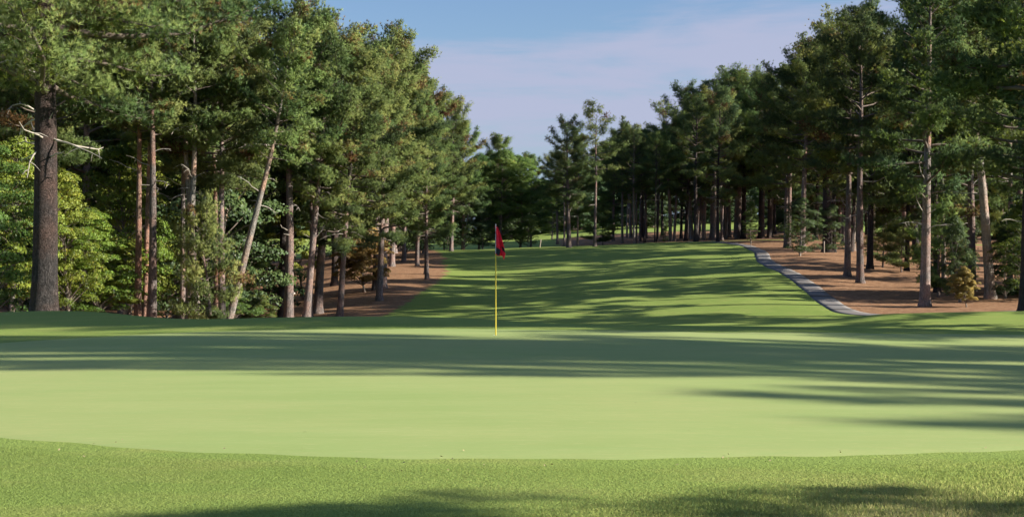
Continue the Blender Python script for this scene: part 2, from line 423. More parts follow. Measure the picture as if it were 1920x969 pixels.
PROTO = {}
def make_trunk(H, r0, seed, mat, wob=.25, top=.06):
    rs = np.random.RandomState(seed)
    ph = rs.uniform(0, 6.28, 4)
    def cv(z):
        t = np.asarray(z, float) / H
        return np.stack([wob * (np.sin(t * 3.1 + ph[0]) - np.sin(ph[0])) + .25 * wob * np.sin(t * 11 + ph[1]) * t,
                         wob * (np.sin(t * 2.7 + ph[2]) - np.sin(ph[2])) + .25 * wob * np.sin(t * 9 + ph[3]) * t, t * H], -1)
    z = np.concatenate([[-.8, -.1, .1, .3, .6, 1.1], np.linspace(1.8, H, 26)])
    t = np.clip(z / H, 0, 1)
    r = r0 * ((1 - t) ** .75 * (1 - top) + top) * (1 + .45 * np.exp(-np.maximum(z, 0) / .45))
    r = r * (1 + rs.normal(0, .015, len(z)))
    tb = Tubes(); tb.add(cv(np.maximum(z, -.8)), r, 14)
    vv = tb.v[0]; a = np.arctan2(vv[:, 1], vv[:, 0])
    return tb.mesh('trunk', [mat]), cv, lambda zz: r0 * ((1 - np.clip(zz / H, 0, 1)) ** .75 * (1 - top) + top)

def make_pine(key, seed, H=24., cb=.42, Rc=3.9, limbs=46, r0=.36, nmat='needle', bmat='bark', per=11, blade=.25, bw=.044, dens=1.0, flat=.35, dead=7, droop=0., topround=1.0, clump=1.0, trimin=.3):
    rs = np.random.RandomState(seed); rnd = random.Random(seed)
    tm, cv, rad = make_trunk(H, r0, seed, M[bmat])
    tb = Tubes(); cen = []; axs = []; tin = []; puf = []
    az = rnd.uniform(0, 6.28)
    for i in range(limbs):
        t = (i + rnd.uniform(-.4, .4)) / limbs; t = min(max(t, 0), .985)
        z = H * (cb + (1 - cb) * t * .985)
        az += 2.4 + rnd.uniform(-.5, .5)
        prof = (.62 + .38 * min(t / .25, 1)) * (1 - t ** (2.8 * topround)) ** .6 + .30
        L = Rc * prof * rnd.uniform(.5, 1.15)
        if t < .2 and rnd.random() < .25: L *= .5
        el = R(rnd.uniform(-8, 14) + 52 * t ** 1.6 - droop * (1 - t))
        p = cv(z).reshape(3); dirh = np.array([math.cos(az), math.sin(az), 0])
        n = 7; pts = [p]; e = el; a2 = az
        for k in range(n):
            e += R(rnd.uniform(-9, 11)) + (R(4) if k > 3 else 0) ; a2 += R(rnd.uniform(-14, 14))
            pts.append(pts[-1] + L / n * np.array([math.cos(a2) * math.cos(e), math.sin(a2) * math.cos(e), math.sin(e)]))
        pts = np.array(pts)
        rb = min(float(rad(z)) * .5, .028 * L + .012)
        tb.add(pts, np.linspace(rb, .012, n + 1), 5, 0)
        # branchlets
        nb = max(4, int(L * 2.3 * dens)); start = trimin if L > 1.6 else .15
        limb_t = rnd.gauss(.46, .21)  # natural needle tint, spread wider to paint sunlit and shaded clumps
        for k in range(nb):
            s = start + (1 - start) * (k + rnd.random()) / nb
            q = s * n; j = min(int(q), n - 1); bp = pts[j] + (pts[j + 1] - pts[j]) * (q - j)
            ld = unit(pts[j + 1] - pts[j]); sgn = 1 if k % 2 else -1
            sd = np.array([-ld[1], ld[0], 0]) * sgn
            bl = rnd.uniform(.5, 1.45) * (.6 + .5 * (1 - s)) * min(1, L / 2.6) * clump
            if k == nb - 1: sd = sd * .2
            bd = unit(ld * rnd.uniform(.5, 1.0) + sd * rnd.uniform(.3, 1.1) + np.array([0, 0, rnd.uniform(-.1, .45)]))
            s_ = 0; e1 = bp + bd * bl * .5 + np.array([0, 0, .04]); e2 = bp + bd * bl + np.array([0, 0, .1 * bl])
            tb.add([bp, e1, e2], [.014, .01, .006], 3, 0)
            nt_ = rnd.randint(24, 36)
            pc = bp + (e2 - bp) * .7; trunkc = cv(bp[2]).reshape(3); outw = unit(bp - trunkc) * .35 + np.array([0, 0, .3])
            ct = limb_t + rnd.gauss(0, .10) + .12 * t
            if rnd.random() < .015: ct = .97
            for _ in range(nt_):
                u = rnd.uniform(.45, 1.05)
                c = bp + (e2 - bp) * u + rs.normal(0, .30, 3) * np.array([1.1, 1.1, .62]) * clump
                puf.append(unit(c - pc + np.array([0, 0, .05])) + outw)
                cen.append(c); axs.append(bd * .55 + np.array([0, 0, .65])); tin.append(ct if ct > .95 else min(.9, max(.02, ct + rnd.gauss(0, .06))))
    # bare dead limbs below the crown
    for i in range(dead):
        z = H * rnd.uniform(max(.2, cb - .22), cb + .12); a2 = rnd.uniform(0, 6.28); L = rnd.uniform(.6, 2.8); e = R(rnd.uniform(-20, 25))
        pts = [cv(z).reshape(3)]
        for k in range(5):
            e += R(rnd.uniform(-25, 22)); a2 += R(rnd.uniform(-25, 25))
            pts.append(pts[-1] + L / 5 * np.array([math.cos(a2) * math.cos(e), math.sin(a2) * math.cos(e), math.sin(e)]))
            if k in (2, 3) and L > 1.3:
                q = pts[-1]; b = q + np.array([rnd.uniform(-.5, .5), rnd.uniform(-.5, .5), rnd.uniform(-.4, .1)])
                tb.add([q, (q + b) / 2 + np.array([0, 0, .05]), b], [.02, .014, .005], 4, 1)
        tb.add(pts, np.linspace(.045, .012, 6), 5, 1)
    bm = tb.mesh('branches', [M['limb'], M['dead']])
    cm = blades_mesh('crown', np.array(cen), np.array(axs), np.array(tin), np.array(puf), per, blade, bw, M[nmat], rs, .75)
    PROTO[key] = dict(trunk=tm, branches=bm, crown=cm, H=H, kind='pine')
    return len(cen) * per

def make_broadleaf(key, seed, H=12., cb=.15, Rc=3.6, r0=.16, lmat='leaf_bright', bmat='bark_grey', leaf=.08, n=32000, clumps=170, full=False):
    rs = np.random.RandomState(seed); rnd = random.Random(seed)
    tm, cv, rad = make_trunk(H * .93, r0, seed, M[bmat], .35)
    tb = Tubes(); cl = []
    for i in range(clumps):
        t = rnd.random() ** .85
        z = H * (cb + (1 - cb) * t * .97)
        prof = math.sin(math.pi * min(1, (.16 + .84 * t) ** 1.05)) ** .6
        if full: prof = (1 - t ** 3) ** .5
        a2 = rnd.uniform(0, 6.28); rr = Rc * prof * math.sqrt(rnd.random()) * rnd.uniform(.75, 1.08)
        c = cv(min(z, H * .9)).reshape(3); c = np.array([c[0] + rr * math.cos(a2), c[1] + rr * math.sin(a2), z + rnd.uniform(-.2, .3)])
        cl.append(c)
        if i % 2 == 0:
            z0 = max(H * cb * .6, z - rr * rnd.uniform(.4, .9)); p0 = cv(min(z0, H * .85)).reshape(3)
            m1 = p0 + (c - p0) * .5 + np.array([0, 0, .2]) + rs.normal(0, .1, 3)
            tb.add([p0, m1, c], [min(.05, float(rad(z0)) * .5), .022, .006], 4, 0)
    cl = np.array(cl); rads = rs.uniform(.38, .85, len(cl)) * Rc / 3.6 * 1.05
    w = rads ** 2 / (rads ** 2).sum(); k = rs.choice(len(cl), n, p=w)
    dirs = unit(rs.normal(0, 1, (n, 3))); dirs[:, 2] = np.abs(dirs[:, 2]) * .9 - .35
    cen = cl[k] + dirs * rads[k][:, None] * rs.uniform(.45, 1.08, (n, 1)) ** .6 * np.array([1.15, 1.15, .8])
    tint = np.clip(rs.normal(.42, .16, len(cl))[k] + rs.normal(0, .1, n), 0, .9); tint[rs.rand(n) < .02] = .98
    bm = tb.mesh('branches', [M['limb']])
    cm = leaves_mesh('crown', cen, np.array([0, 0, .35]) + dirs * .8 + unit(cl[k] - np.array([0, 0, H * .5])) * .3, tint, leaf, M[lmat], rs)
    PROTO[key] = dict(trunk=tm, branches=bm, crown=cm, H=H, kind='broadleaf')

# pine kinds: full, high-crowned, flat-topped, dark...
make_pine('p1', 11, cb=.34, Rc=4.4, limbs=64, r0=.34, topround=1.6)
make_pine('p2', 12, cb=.50, Rc=4.1, limbs=54, r0=.33, topround=1.6)
make_pine('p3', 13, cb=.42, Rc=4.7, limbs=64, r0=.37, topround=2)
make_pine('p4', 14, cb=.28, Rc=4.1, limbs=72, r0=.33, droop=6, topround=1.5)
make_pine('p5', 15, cb=.58, Rc=3.3, limbs=30, r0=.30, topround=1.5, dens=.9)
make_pine('d1', 21, cb=.32, Rc=4.4, limbs=50, r0=.36, nmat='needle_dark', bmat='bark')
make_pine('d2', 22, cb=.45, Rc=4.2, limbs=42, r0=.36, nmat='needle_dark', bmat='bark', dens=.9)
make_pine('d3', 23, cb=.26, Rc=3.8, limbs=54, r0=.33, nmat='needle_dark', bmat='bark_dark_shaded', droop=8)
make_pine('lone', 31, H=22, cb=.52, Rc=3.7, limbs=22, r0=.30, topround=2.2, dens=.85, dead=9)
make_pine('big', 41, H=27, cb=.31, Rc=8.2, limbs=84, r0=.46, bmat='bark_dark_shaded', droop=13, dead=22, per=20, blade=.20, bw=.021, dens=1.35, clump=1.2, trimin=.2)
make_pine('low', 51, H=8, cb=.12, Rc=2.6, limbs=30, r0=.12, dead=2, droop=8)
make_pine('thin', 61, cb=.62, Rc=2.6, limbs=20, r0=.24, dens=.8, dead=5)
make_broadleaf('b1', 71, H=12, Rc=3.8, lmat='leaf_bright')
make_broadleaf('b2', 72, H=13, cb=.08, Rc=4.2, lmat='leaf_green', clumps=190, n=38000)
make_broadleaf('b3', 73, H=5.5, cb=.18, Rc=2.6, lmat='leaf_rust', leaf=.085, clumps=130, n=26000, r0=.08)
make_broadleaf('b4', 74, H=9, cb=.06, Rc=3.6, lmat='leaf_dark', clumps=120, n=20000, r0=.12)
make_broadleaf('thicket', 78, H=12, cb=.0, Rc=6.5, lmat='leaf_dark', clumps=260, n=42000, leaf=.17, full=True)
make_broadleaf('shrub', 75, H=3.2, cb=.02, Rc=2.2, lmat='leaf_green', clumps=70, n=14000, r0=.05, leaf=.07)
make_broadleaf('sapling', 76, H=7, cb=.25, Rc=2.2, lmat='leaf_bright', clumps=60, n=9000, r0=.07)

CATS = {'pine': ('pine_tree', 'pine tree'), 'broadleaf': ('broadleaf_tree', 'tree'), 'shrub': ('shrub', 'shrub')}
seq = random.Random(5)
BK = {}
def plant(key, x, y, H, label, group=None, lean=0., leany=0., ts=1.0, rot=None, bark=None, kind=None, wide=1.0):
    P = PROTO[key]; s = H / P['H']
    nm, cat = CATS[kind or P['kind']]
    r = bpy.data.objects.new(nm, None); C.objects.link(r); r.empty_display_size = .3
    r.location = (x, y, gz(x, y))
    r.rotation_mode = 'ZYX'
    rz = seq.uniform(0, 6.28) if rot is None else rot
    from mathutils import Euler, Matrix
    Mx = Matrix.Rotation(R(lean), 4, 'Y') @ Matrix.Rotation(-R(leany), 4, 'X') @ Matrix.Rotation(rz, 4, 'Z')
    r.rotation_euler = Mx.to_euler('ZYX'); r.scale = (s * wide, s * wide, s)
    prop(r, label, cat, group)
    tm = P['trunk']
    if bark:
        k = (key, bark)
        if k not in BK:
            BK[k] = tm.copy(); BK[k].materials[0] = M[bark]
        tm = BK[k]
    t = link('trunk', tm, r); t.scale = (ts / wide, ts / wide, 1)
    link('branches', P['branches'], r); link('crown', P['crown'], r)
    return r
def T(key, px, where, top, label, group=None, **kw):
    """where: distance in m (<=400 as float) or ('y', row) of a base one can see"""
    d = solve(px, where[1]) if isinstance(where, tuple) else float(where)
    x, y, z = at(px, d)
    H = (EYE + (HY - top) / F * d - z) * .965
    return plant(key, x, y, H, label, group, **kw)
Yr = lambda v: ('y', v)

# ---- left: front row
GL = 'pines along the left edge of the fairway'
T('big', 82, 47, -860, 'huge dark-trunked pine standing nearest on the far left, pale dead limbs in its crown', lean=1.2, rot=.6, ts=1.0)
T('p5', 36, 66, -60, 'slim spotted pine half hidden in leaves at the far left edge', GL, bark='bark_grey', ts=.8)
T('p2', 97, 60, -30, 'reddish pine trunk just behind the huge dark pine', GL, bark='bark_red', ts=.9)
T('p5', 257, 63, -20, 'thin reddish pine, leftmost of the three standing close together behind the green', GL, bark='bark_red', ts=.9)
T('p5', 271, 65, 10, 'slender pine in the middle of the three standing close together behind the green', GL, ts=.8, bark='bark_red')
T('p5', 285, 62, -40, 'stout pine, rightmost of the three standing close together behind the green', GL, ts=1.05)
T('p5', 342, 67, 40, 'thinnest pale pine left of the two tall parallel bare trunks', GL, lean=-1.2, ts=.8)
T('p5', 353, 63, 0, 'straight bare-trunked pine, left one of two tall parallel trunks', GL, ts=1.05, bark='bark_grey')
T('p5', 372, 64, 15, 'bare-trunked pine bowing slightly left, right one of two tall parallel trunks', GL, lean=-2, ts=1.0, bark='bark_grey')
T('p2', 406, 68, 60, 'reddish pine left of the strongly leaning pine', GL, bark='bark_red', ts=.8)
T('p2', 417, 65, 40, 'low-crowned pine whose foot touches that of the strongly leaning pine', GL, ts=.95)
T('p5', 422, 64, 40, 'pale pine leaning strongly to the right across its neighbours', GL, lean=12.3, bark='bark_grey', ts=1.1)
T('p2', 541, Yr(604), 15, 'tall straight bright-trunked pine at the left end of the pine straw bank', GL, ts=1.15)
T('d2', 529, 92, 40, 'dark-trunked pine just behind the tall straight pine by the pine straw bank', GL, bark='bark_dark_shaded', ts=1.0)
T('p3', 574, Yr(602), 55, 'pine leaning right with its foot at the lowest edge of the pine straw', GL, lean=6.0, ts=.9)
T('thin', 583, Yr(598), 60, 'thin pale pine tucked behind the foot of a leaning pine', GL, lean=1, ts=.7)
T('p1', 596, Yr(588), 75, 'thick pine leaning slightly right in the middle of the pine straw bank', GL, lean=4.2, ts=1.25)
T('d1', 627, Yr(536), 100, 'dark pine further up the pine straw bank behind the leaning pines', GL, lean=-.5, bark='bark_dark_shaded')
T('p4', 637, Yr(594), 115, 'pine leaning right at the lower right tip of the pine straw bank', GL, lean=5.5, ts=.95)
T('p1', 703, Yr(544), 88, 'left one of two upright pines beside the rusty dogwood', GL, ts=.85)
T('p3', 718, Yr(541), 80, 'right one of two upright pines beside the rusty dogwood', GL, lean=1.0, ts=1.0)
T('p4', 735, Yr(500), 125, 'pine with sunlit trunk further up the slope from the rusty dogwood', GL, ts=1.05)
T('p1', 757, 150, 130, 'shaded pine behind the upright pair near the upper end of the left wood', GL, ts=.8)
T('p4', 784, Yr(476), 145, 'left one of the last two pines where the pine straw meets the crest', GL, ts=.95)
T('p1', 796, Yr(475), 158, 'right one of the last two pines where the pine straw meets the crest', GL, ts=.95)
T('p4', 846, 176, 195, 'rounded pine ending the left tree line at the crest', GL)
T('p1', 868, 190, 235, 'smaller pine at the very end of the left tree line, against the sky', GL)
# leafy trees and shrubs on the left
GB = 'leafy trees below the left pines'
T('b2', -25, 52, 240, 'broad green leafy tree cut by the left edge of the picture', GB)
T('b1', 20, 58, 235, 'yellow-green leafy tree left of the huge dark pine', GB, wide=.8)
T('b1', 130, 60, 300, 'bright leafy tree right beside the huge dark pine', GB, wide=.8)
T('b1', 185, 62, 380, 'lower bright leafy tree, second right of the huge dark pine', GB, wide=1.1)
T('b1', 232, 66, 250, 'tall bright leafy tree rising among the pines behind the green', GB, wide=.8)
T('sapling', 245, 64, 440, 'small grey-green leafy tree left of the three close pines', GB, wide=1.4)
T('b2', 312, 86, 420, 'leafy tree filling the gap between the three close pines and the parallel trunks', GB)
T('b1', 330, 95, 90, 'yellowish leafy crown high up among the left pines', GB)
T('b2', 462, 90, 330, 'tall green leafy tree right of the strongly leaning pine', GB, wide=.65)
T('b2', 395, 92, 400, 'dense green leafy tree behind the parallel bare trunks', GB)
T('shrub', 448, 74, 548, 'pale green shrub right of the foot of the strongly leaning pine', 'shrubs behind the green', kind='shrub', wide=1.2)
T('shrub', 478, 78, 552, 'pale green shrub at the left end of the pine straw bank', 'shrubs behind the green', kind='shrub')
T('low', 396, 62, 400, 'small young pine with soft low branches in front of the parallel trunks', GB, wide=.8)
T('sapling', 568, 112, 360, 'bright green sapling behind the tall straight pine', GB)
T('b3', 684, Yr(548), 425, 'rusty brown dogwood on the pine straw beside two upright pines', wide=1.0)

# ---- middle: beyond the crest
GM = 'trees standing beyond the crest'
T('b2', 898, 200, 285, 'round green leafy tree left of the clump behind the flag', GM, wide=1.15)
T('b2', 938, 196, 275, 'full leafy tree filling the middle of the clump behind the flag', GM, wide=1.1)
T('p4', 938, 208, 262, 'tallest tree of the clump behind the flag', GM, wide=1.1)
T('b2', 975, 200, 285, 'light green tree at the right of the clump behind the flag', GM, wide=1.15)
T('p1', 995, 212, 292, 'pine at the right shoulder of the clump behind the flag', GM, wide=.9)
T('b2', 990, 192, 400, 'low yellowish leafy tree at the foot of the clump behind the flag', GM, wide=1.1)
T('b4', 870, 190, 340, 'dark leafy tree filling the gap at the end of the left tree line', GM, wide=1.0)
T('b4', 905, 192, 380, 'low dark leafy tree directly left of the flag', GM)
T('b4', 838, 188, 400, 'low dark leafy tree behind the last pines of the left tree line', GM)
T('d1', 1067, Yr(464), 227, 'tall dense pine left of the lone pine beyond the crest', GM, ts=1.3)
T('thin', 1058, 190, 260, 'thin pale pine left of the tall dense pine beyond the crest', GM, lean=2)
T('p4', 1083, 192, 262, 'pine squeezed between the tall dense pine and the lone pine', GM, ts=.7)
T('lone', 1115, Yr(462), 207, 'lone slender pine with a flat open top beyond the crest', lean=1.2, ts=.95, rot=2.0)
T('p1', 1150, 228, 262, 'sunlit pine just right of the lone slender pine', GM)
T('p3', 1183, 240, 240, 'rounded pine second to the right of the lone slender pine', GM)
T('low', 1130, 205, 395, 'small young pine with sunlit branches at the foot of the lone slender pine', wide=1.4)
T('p1', 1212, 235, 248, 'pine at the left end of the right tree line, lowest on the skyline', GM)
T('lone', 1257, 205, 203, 'open-topped pine standing above the left end of the right tree line', GM)
T('p1', 1045, 228, 290, 'added pine shading the gap left of the tall dense pine beyond the crest', GM)  # added to throw shade on the bright grass beyond the crest
T('b2', 1035, 262, 340, 'added leafy tree shading the grass far behind the gap left of the tall dense pine', GM)  # second added tree, there for its shadow on the far grass
T('b4', 1246, 190, 425, 'dark little bush tree on the pine straw below the far stand', wide=.9)

# ---- right: front row
GR = 'pines along the right side of the fairway'
T('p1', 1383, Yr(448), 135, 'tall pine with bright sunlit trunk where the path tops the crest', GR, ts=1.2, rot=1)
T('d1', 1393, Yr(448), 150, 'dark pine right behind the tall pine with the bright trunk', GR, bark='bark_dark_shaded', ts=1.1)
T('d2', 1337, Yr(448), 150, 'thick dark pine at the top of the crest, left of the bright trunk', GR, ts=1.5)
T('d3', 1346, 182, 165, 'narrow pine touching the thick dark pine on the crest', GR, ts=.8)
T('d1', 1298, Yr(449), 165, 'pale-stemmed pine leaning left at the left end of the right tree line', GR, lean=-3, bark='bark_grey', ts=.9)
T('d2', 1305, 186, 178, 'dark pine behind the pale-stemmed leaning pine', GR, bark='bark_dark_shaded')
T('p3', 1426, Yr(447), 160, 'dark-trunked pine just beyond the bend of the path', GR, bark='bark_dark_shaded', ts=1.1)
T('d1', 1442, Yr(447), 155, 'second dark pine right of the path bend on the crest', GR, bark='bark_dark_shaded')
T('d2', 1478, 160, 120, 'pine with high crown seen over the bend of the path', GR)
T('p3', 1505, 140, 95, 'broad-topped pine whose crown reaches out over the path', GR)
T('d1', 1551, Yr(473), 85, 'very thick dark pine on the pine straw above the path', GR, bark='bark_dark_shaded', ts=1.6)
T('lone', 1563, 142, 60, 'thin dark pine leaning on the very thick dark pine', GR, bark='bark_dark_shaded', ts=.8)
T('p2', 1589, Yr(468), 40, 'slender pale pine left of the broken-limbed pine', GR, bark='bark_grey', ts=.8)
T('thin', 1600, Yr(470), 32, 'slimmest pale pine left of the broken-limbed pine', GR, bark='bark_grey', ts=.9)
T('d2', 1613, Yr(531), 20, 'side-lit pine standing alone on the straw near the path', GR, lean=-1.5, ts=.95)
T('d3', 1631, Yr(505), 5, 'dark pine in shade just behind the side-lit pine', GR, bark='bark_dark_shaded', ts=.9)
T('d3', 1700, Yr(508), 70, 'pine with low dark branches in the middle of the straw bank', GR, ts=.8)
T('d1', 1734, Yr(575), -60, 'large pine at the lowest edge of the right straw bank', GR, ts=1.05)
T('d3', 1757, Yr(548), -20, 'dark narrow pine behind the large pine at the lowest straw edge', GR, bark='bark_dark_shaded', ts=.8)
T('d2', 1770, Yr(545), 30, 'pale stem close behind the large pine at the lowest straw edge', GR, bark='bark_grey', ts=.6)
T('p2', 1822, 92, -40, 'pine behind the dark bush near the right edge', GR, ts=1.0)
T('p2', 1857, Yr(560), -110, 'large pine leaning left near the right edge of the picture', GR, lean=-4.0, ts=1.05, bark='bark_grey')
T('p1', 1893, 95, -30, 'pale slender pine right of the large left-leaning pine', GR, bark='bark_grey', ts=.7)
T('d1', 1922, 72, -120, 'dark pine cut by the right edge of the picture', GR, bark='bark_dark_shaded', ts=1.2)
T('b4', 1800, 84, 400, 'dark leafy bush left of the large left-leaning pine', wide=.62)
T('b4', 1885, 86, 420, 'dark leafy bush right of the large left-leaning pine', wide=.62)
T('b3', 1812, 80, 500, 'low rusty shrub at the foot of the dark bush near the right edge', kind='shrub', wide=.8)
T('low', 1760, 88, 395, 'young pine with soft bright branches behind the large pine at the lowest straw edge', wide=.9)
T('low', 1655, 118, 395, 'young pine with drooping branches behind the side-lit pine', wide=1.2)
T('low', 1690, 112, 420, 'young pine between the side-lit pine and the large pine', wide=1.2)
T('b2', 1408, 172, 375, 'sunlit green bush tree just beyond the bright trunk at the crest', wide=.7)
T('b1', 1492, 190, 400, 'sunlit leafy bush tree glowing between dark trunks beyond the path', wide=.8)

# ---- woods behind the front rows
fr = random.Random(77)
placed = []
def fill(n, keys, pxr, dr, hr, label, group, mind=4.0, kind=None, skip=None, ts=(.8, 1.15), barks=(None,), cap=None):
    c = tries = 0
    while c < n and tries < 6000:
        tries += 1
        px = fr.uniform(*pxr); d = math.sqrt(fr.uniform(dr[0] ** 2, dr[1] ** 2)); x, y, z = at(px, d)
        if skip and skip(px, d): continue
        if any((x - a) ** 2 + (y - b) ** 2 < mind ** 2 for a, b in placed): continue
        placed.append((x, y)); H = fr.uniform(*hr)
        if cap: H = min(H, EYE + (HY - np.interp(px, *cap)) / F * d - z)
        plant(fr.choice(keys), x, y, H, label, group, ts=fr.uniform(*ts), kind=kind, bark=fr.choice(barks), lean=fr.gauss(0, 1.2))
        c += 1
    return c
LCAP = ([0, 370, 440, 475, 550, 620, 700, 760, 810, 980], [-80, -80, 0, 25, 75, 105, 145, 195, 265, 290])
RCAP = ([1150, 1250, 1300, 1385, 1460, 1535, 1640, 1710, 1800], [250, 250, 215, 160, 150, 95, 40, -20, -80])
def lskip(px, d):
    b = np.interp(d, LB_D + [240], LB_P + [700])
    return px > b - 8 or (490 < px < 700 and d < 190 and fr.random() < .88)
fill(62, ['p1', 'p2', 'p3', 'p4', 'p4', 'd1'], (-120, 830), (84, 200), (22, 27), 'pine among the crowded trees behind the front row of the left wood', 'pines inside the left wood', 4.2, skip=lskip, cap=LCAP)
fill(26, ['b2', 'b2', 'b4', 'b1'], (-100, 480), (82, 150), (9, 15), 'leafy tree in the shade under the left pines', 'leafy trees inside the left wood', 4.5)
fill(10, ['b2', 'b4', 'p4'], (640, 860), (150, 215), (10, 15), 'leafy tree behind the upper end of the left tree line', 'leafy trees behind the left tree line', 5, skip=lambda px, d: px > 800 and d < 195)
def rskip(px, d):
    b = np.interp(d, RB_D, RB_P)
    return px < b + 30 or (px < 1330 and d < 186)
fill(11, ['d1', 'd3', 'd2', 'p1', 'p3'], (1540, 2000), (94, 150), (20, 24), 'shaded pine between the front trunks of the right wood', 'pines inside the right wood', 6, skip=rskip, cap=RCAP, barks=(None, 'bark_dark_shaded'))
fill(38, ['d1', 'd2', 'd3', 'p1', 'p3', 'p2'], (1180, 1820), (150, 240), (20, 25), 'pine among the dark trunks deep in the right wood', 'pines inside the right wood', 5.5, skip=rskip, cap=RCAP, barks=(None, 'bark_dark_shaded'))
fill(26, ['d2', 'd1', 'thin', 'p2'], (1165, 1420), (190, 255), (20, 24), 'dark pine of the far stand on the pine straw beyond the crest', 'pines of the far stand', 4.2, cap=RCAP, barks=('bark_dark_shaded', None, 'bark_grey'), ts=(.7, 1))
fill(16, ['b4', 'b2', 'low'], (1480, 2050), (120, 220), (5, 9), 'leafy bush tree under the pines of the right wood', 'leafy bushes inside the right wood', 5, skip=rskip)
fill(70, ['p1', 'p4', 'd1', 'b2', 'p3'], (-100, 2100), (300, 400), (17, 24), 'tree of the far wood closing the view', 'trees of the far wood', 7.5, cap=([0, 880, 940, 1020, 1200, 1300, 1400, 1800], [150, 240, 285, 300, 262, 240, 200, 150]))
fill(70, ['thicket', 'thicket', 'b2', 'p4'], (480, 2100), (300, 370), (11, 17), 'low leafy tree under the far wood', 'low trees of the far wood', 5)
fill(16, ['b4', 'b2', 'd3', 'thicket'], (1680, 2350), (84, 150), (7, 11), 'dark leafy tree closing the right wood behind the straw bank', 'dark trees closing the right wood', 6, skip=lambda px, d: px < 1780 and d < 118)
T('thicket', 1225, 285, 345, 'dark thicket closing the far end of the valley', wide=1.2)
T('thicket', 948, 285, 350, 'dark thicket far behind the clump behind the flag', wide=1.2)
T('thicket', 1012, 300, 355, 'dark thicket at the far left of the lit grass beyond the crest', wide=1.2)
fill(24, ['thicket'], (-150, 2150), (205, 262), (9, 13), 'dark thicket tree deep behind the pines', 'dark thicket deep in the woods', 6, kind=None, skip=lambda px, d: 440 < px < 1480)

# trees standing off to the right, which throw the shadows over the green
GS = 'pines to the right of the green'
for k, x, y, H, *wd in [
        ('p2', 42, 17.7, 27, .34), ('p5', 40, 16.9, 26, .34), ('p2', 46, 15.7, 28, .36), ('p2', 38, 15.1, 25, .32), ('p5', 44, 13.4, 26, .34), ('p5', 36, 13.0, 23, .30),
        ('thin', 40, 9.9, 18.5, .55), ('thin', 44, 8.2, 19.8, .55), ('thin', 41, 11.1, 18.3, .4),
        ('p5', 33, -2.6, 19),
        ('p2', 42, 24.6, 27, .8), ('p3', 36, 26.5, 24), ('d1', 30, 31, 24), ('p1', 45, 27.5, 28), ('p4', 58, 32, 27), ('d2', 42, 34, 26),
        ('p1', 36, 46, 26), ('d3', 36, 57, 24), ('p1', 50, 66, 24)]:
    if y < 40: y -= .10 * x
    else: y -= .05 * x
    plant(k, x, y, H, 'pine outside the frame on the right, shading the green', GS, wide=wd[0] if wd else 1.0)

plant('d1', 20.9, 45.0, 25, 'near dark pine whose crown hangs into the upper right corner of the picture', rot=2.2)
plant('b2', 15, 3.7, 8.6, 'low leafy tree outside the frame on the right, shading the front of the apron', wide=.95, rot=1.1)
# ------------------------------------------------------------------ flagstick
fx, fy = (929.5 - 960) / F * 23.4, 23.4
root = bpy.data.objects.new('flagstick', None); C.objects.link(root); root.location = (fx, fy, gz(fx, fy))
prop(root, 'yellow flagstick with a limp red and black flag standing in the green', 'flagstick')
tb = Tubes(); tb.add([(0, 0, -.1), (0, 0, .4), (0, 0, 1.0), (0, 0, 1.56)], [.012, .0115, .011, .0105], 12); link('pole', tb.mesh('pole', [M['yellow']]), root)
tb = Tubes(); tb.add([(0, 0, 1.56), (0, 0, 1.8), (0, 0, 2.12), (0, 0, 2.13)], [.007, .006, .006, .002], 10); link('pole_tip', tb.mesh('pole_tip', [M['metal']]), root)
tb = Tubes(); tb.add([(0, 0, .0115), (0, 0, .0105), (0, 0, -.1)], [.056, .053, .053], 24); link('cup', tb.mesh('cup', [M['cup']]), root)
nu, nv = 40, 60
V = []
for j in range(nv + 1):
    v = j / nv                      # 0 = top
    wdt = .028 + .185 * v ** .8 - .05 * max(0, v - .82) / .18
    for i in range(nu + 1):
        u = i / nu
        zz = 2.10 - .53 * v - .07 * u * v + .02 * math.sin(9 * u + 2 * v) * v - .03 * u
        xx = -.016 + (wdt + .02) * u + .010 * math.sin(u * 14 + v * 3) * v
        yy = .045 * math.sin(u * 11 + 1.2 * v) * (.25 + v) * (.35 + .65 * u) + .012 * math.sin(v * 17 + u * 4)
        V.append((xx, yy, zz))
V = np.array(V); Fq = []; mi = []
for j in range(nv):
    for i in range(nu):
        a = j * (nu + 1) + i; Fq.append((a, a + 1, a + nu + 2, a + nu + 1))
        u, v = (i + .5) / nu, (j + .5) / nv
        blk = (u < .16 and v < .97 and v > .08) or (((u - .3) / .24) ** 2 + ((v - .86) / .12) ** 2 < 1) or (u > .72 and .66 < v < .82)  # black strip by the pole and black patches on the cloth
        mi.append(1 if blk else 0)
fl = link('flag', mesh_np('flag', V, [np.array(Fq)], [M['red'], M['black']], mi, True), root)
md = fl.modifiers.new('thick', 'SOLIDIFY'); md.thickness = .0025

